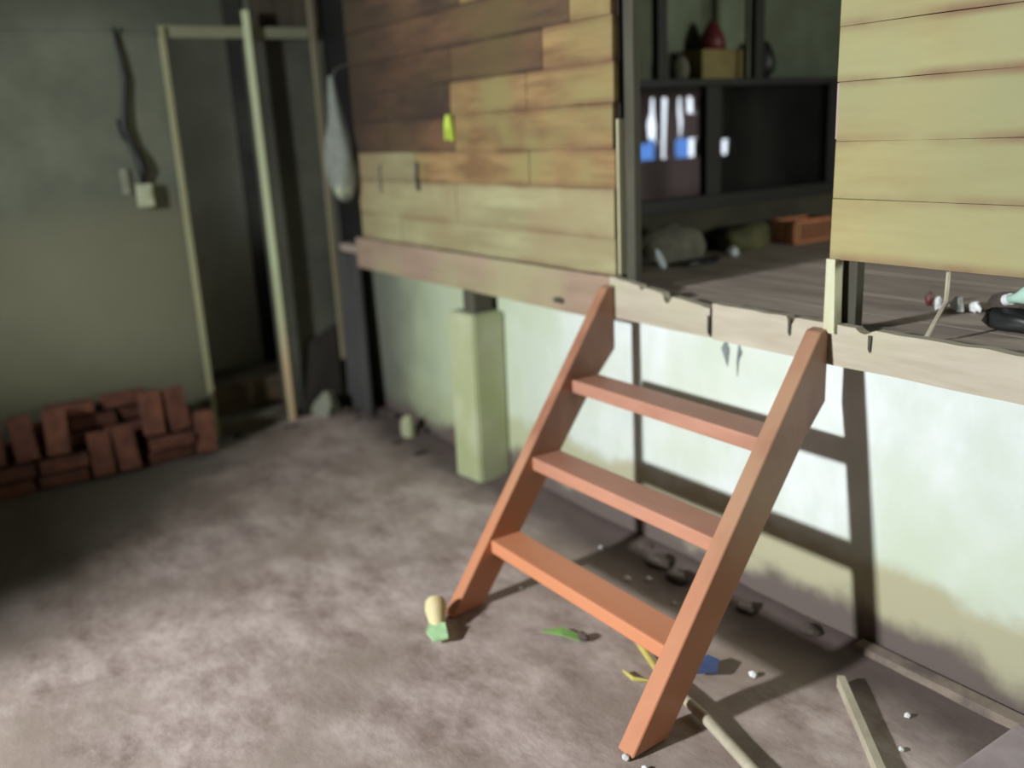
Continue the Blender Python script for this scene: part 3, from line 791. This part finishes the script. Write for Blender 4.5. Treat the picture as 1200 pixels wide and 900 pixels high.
for i in range(4):
    x_ = -0.46 + i * .04
    bm = B(); box(bm, (x_ - .006, 1.226, DZ + .01), (x_ + .006, 1.234, DZ + .094)); link('slat', bm, M_ORANGE, parent=cr)
bm = B(); box(bm, (-0.46, 1.24, DZ + .013), (-0.35, 1.30, DZ + .085), .01)
tag(link('carton', bm, M_HUSK), 'pale carton inside the orange crate', 'carton')
bm = B(); lump(bm, (-0.40, 0.52, DZ + .06), (.10, .17, .09), 4, .35, 3)
tag(link('sack', bm, M_SACK, smooth=True), 'slumped grey-olive sack on the upper floor just right of the dark post', 'sack')
bm = B(); lump(bm, (-0.40, 0.98, DZ + .045), (.09, .15, .075), 9, .3, 3)
tag(link('cloth_heap', bm, mat('olive_cloth', (.11, .105, .04), (.07, .065, .03), 9), smooth=True), 'low dark olive cloth heap in the middle of the upper floor', 'cloth')
# enamel plate on edge
bm = B(); r = bmesh.ops.create_circle(bm, cap_ends=True, segments=24, radius=.042)
g_ = bmesh.ops.extrude_face_region(bm, geom=list(bm.faces)); bmesh.ops.translate(bm, verts=[v for v in g_['geom'] if isinstance(v, bmesh.types.BMVert)], vec=(0, 0, .008))
bmesh.ops.rotate(bm, verts=bm.verts, matrix=Matrix.Rotation(math.radians(62), 3, 'X') , cent=(0, 0, 0))
bmesh.ops.rotate(bm, verts=bm.verts, matrix=Matrix.Rotation(math.radians(125), 3, 'Z'), cent=(0, 0, 0))
bmesh.ops.translate(bm, verts=bm.verts, vec=(-0.24, 0.33, DZ + .045))
tag(link('enamel_plate', bm, M_PLATE), 'pale blue-white plate on edge just right of the dark post', 'plate')
bm = B(); lump(bm, (-0.30, 0.80, DZ + .018), (.025, .025, .022), 6, .4, 2)
tag(link('paper_ball', bm, M_PLATE), 'small pale crumpled paper on the upper floor in front of the olive cloth', 'paper')
bm = B(); lump(bm, (-0.235, 0.55, DZ + .012), (.04, .12, .014), 7, .3, 2)
tag(link('dark_rag', bm, M_BLACK), 'flat black rag in front of the grey-olive sack', 'rag')
# slot under the right siding
bm = B(); lump(bm, (0.88, 0.36, DZ + .02), (.012, .014, .025), 1, .2, 2); tag(link('bottle_cap', bm, M_RED), 'dark red cap in the slot under the right siding', 'cap')
for i, (x, y_, h) in enumerate(((0.93, 0.33, .04), (0.985, 0.33, .045), (1.02, 0.36, .03))):
    bm = B(); lump(bm, (x, y_, DZ + h * .45), (.017, .010, h * .5), i + 3, .9, 2, 2.6)
    tag(link('paper_scrap', bm, M_WHITE), ['crumpled white paper scrap nearest the red cap in the slot under the siding', 'taller white paper scrap beside the leaning twig, second from the red cap', 'lowest white paper scrap, right of the leaning twig'][i], 'paper')
bm = B(); tube(bm, [(1.14, -0.075, DZ), (1.13, 0.03, DZ + .09), (1.10, 0.08, DZ + .185)], .006, 6)
tag(link('twig', bm, M_STICK), 'thin twig leaning in the slot under the right siding', 'twig')
bm = B(); lump(bm, (1.10, 0.40, DZ + .03), (.06, .04, .032), 3, .3, 2)
tag(link('old_shoe', bm, M_CLOD), 'small dark worn shoe in the slot, right of the twig', 'shoe')
bo = empty('plastic_bottle', (1.30, 0.14, DZ), 'mint green bottle lying on a black bundle at the right frame edge', 'bottle')
bm = B(); tube(bm, [(1.20, 0.20, DZ + .082), (1.225, 0.19, DZ + .090), (1.26, 0.175, DZ + .104), (1.40, 0.12, DZ + .14)], [.012, .014, .026, .027], 12)
link('bottle_body', bm, M_MINT, parent=bo, smooth=True)
bm = B(); tube(bm, [(1.185, 0.206, DZ + .077), (1.202, 0.199, DZ + .083)], .015, 12); link('cap', bm, M_WHITE, parent=bo)
bm = B(); lump(bm, (1.24, 0.20, DZ + .028), (.10, .055, .035), 12, .3, 3)
tag(link('black_bundle', bm, M_BLACK, smooth=True), 'black crumpled bundle under the mint bottle at the right frame edge', 'bundle')
# splinters of the beam edge
for i, (x, z, l) in enumerate(((0.46, .93, .06), (0.40, .80, .05), (0.49, .83, .06), (0.765, .965, .05), (1.02, .955, .045))):
    if i in (1, 2): continue
    bm = B(); prism(bm, [(x - .004, -.118, z), (x + .006, -.118, z), (x + .004, -.120, z - l), (x - .002, -.120, z - l * .8)], Vector((0, .003, 0)))
    link('splinter', bm, M_POST, parent=raised)

# scuffs where the plaster has flaked under the beam joint
M_SCUFF = mat('exposed_grey_render', (0.22, 0.24, 0.24), (0.15, 0.16, 0.16), 20, rough=0.95)
for pts in ([(0.425, .835), (0.440, .80), (0.432, .745), (0.420, .77), (0.405, .80)], [(0.478, .83), (0.492, .80), (0.480, .775), (0.474, .72), (0.470, .77)]):
    bm = B(); prism(bm, [(a, -0.0025, b_) for a, b_ in pts], Vector((0, .004, 0)))
    link('plaster_scuff', bm, M_SCUFF, parent=wall_right)

# ---------------------------------------------------------------- rest of the room around the camera
bm = B(); box(bm, (-3.6, -5.45, 2.7), (4.3, 3.3, 2.8)); struct(link('ceiling', bm, M_CEIL))
bm = B()
wy0, wy1 = -5.45, -5.3
# wall behind the camera with a small window high up
box(bm, (-3.6, wy0, -0.05), (0.12, wy1, 2.7)); box(bm, (0.36, wy0, -0.05), (4.3, wy1, 2.7))
box(bm, (0.12, wy0, -0.05), (0.36, wy1, 2.02)); box(bm, (0.12, wy0, 2.26), (0.36, wy1, 2.7))
struct(link('wall_back', bm, M_ROOMWALL))
bm = B(); box(bm, (4.18, -5.45, -0.05), (4.3, 0.0, 2.7)); struct(link('wall_side', bm, M_ROOMWALL))

# old wardrobe added unseen behind the camera to shade the floor on the left
wd = empty('shade_blocker', (-0.66, -4.60, 0), 'tall old dark wooden wardrobe added behind the viewer to shade the left floor', 'shade_blocker')
bm = B(); box(bm, (-1.32, -4.80, 0.03), (0.015, -4.42, 1.745), 0.005); link('body', bm, M_OLDDARK, parent=wd)
bm = B(); box(bm, (-1.34, -4.81, 1.745), (0.025, -4.40, 1.775), 0.005); link('cornice', bm, M_POST, parent=wd)
for a in (-1.31, -0.643):
    bm = B(); box(bm, (a, -4.42, 0.08), (a + 0.65, -4.40, 1.72), 0.004); d_ = link('door', bm, M_POST, parent=wd)
    bm = B(); lump(bm, (a + (.60 if a < -1 else .05), -4.388, 0.95), (.014, .014, .014), 1, 0, 1); link('knob', bm, M_BLACK, parent=d_)
for x in (-1.28, -0.06):
    for y in (-4.76, -4.46):
        bm = B(); box(bm, (x, y, -0.01), (x + .05, y + .05, 0.03)); link('foot', bm, M_OLDDARK, parent=wd)
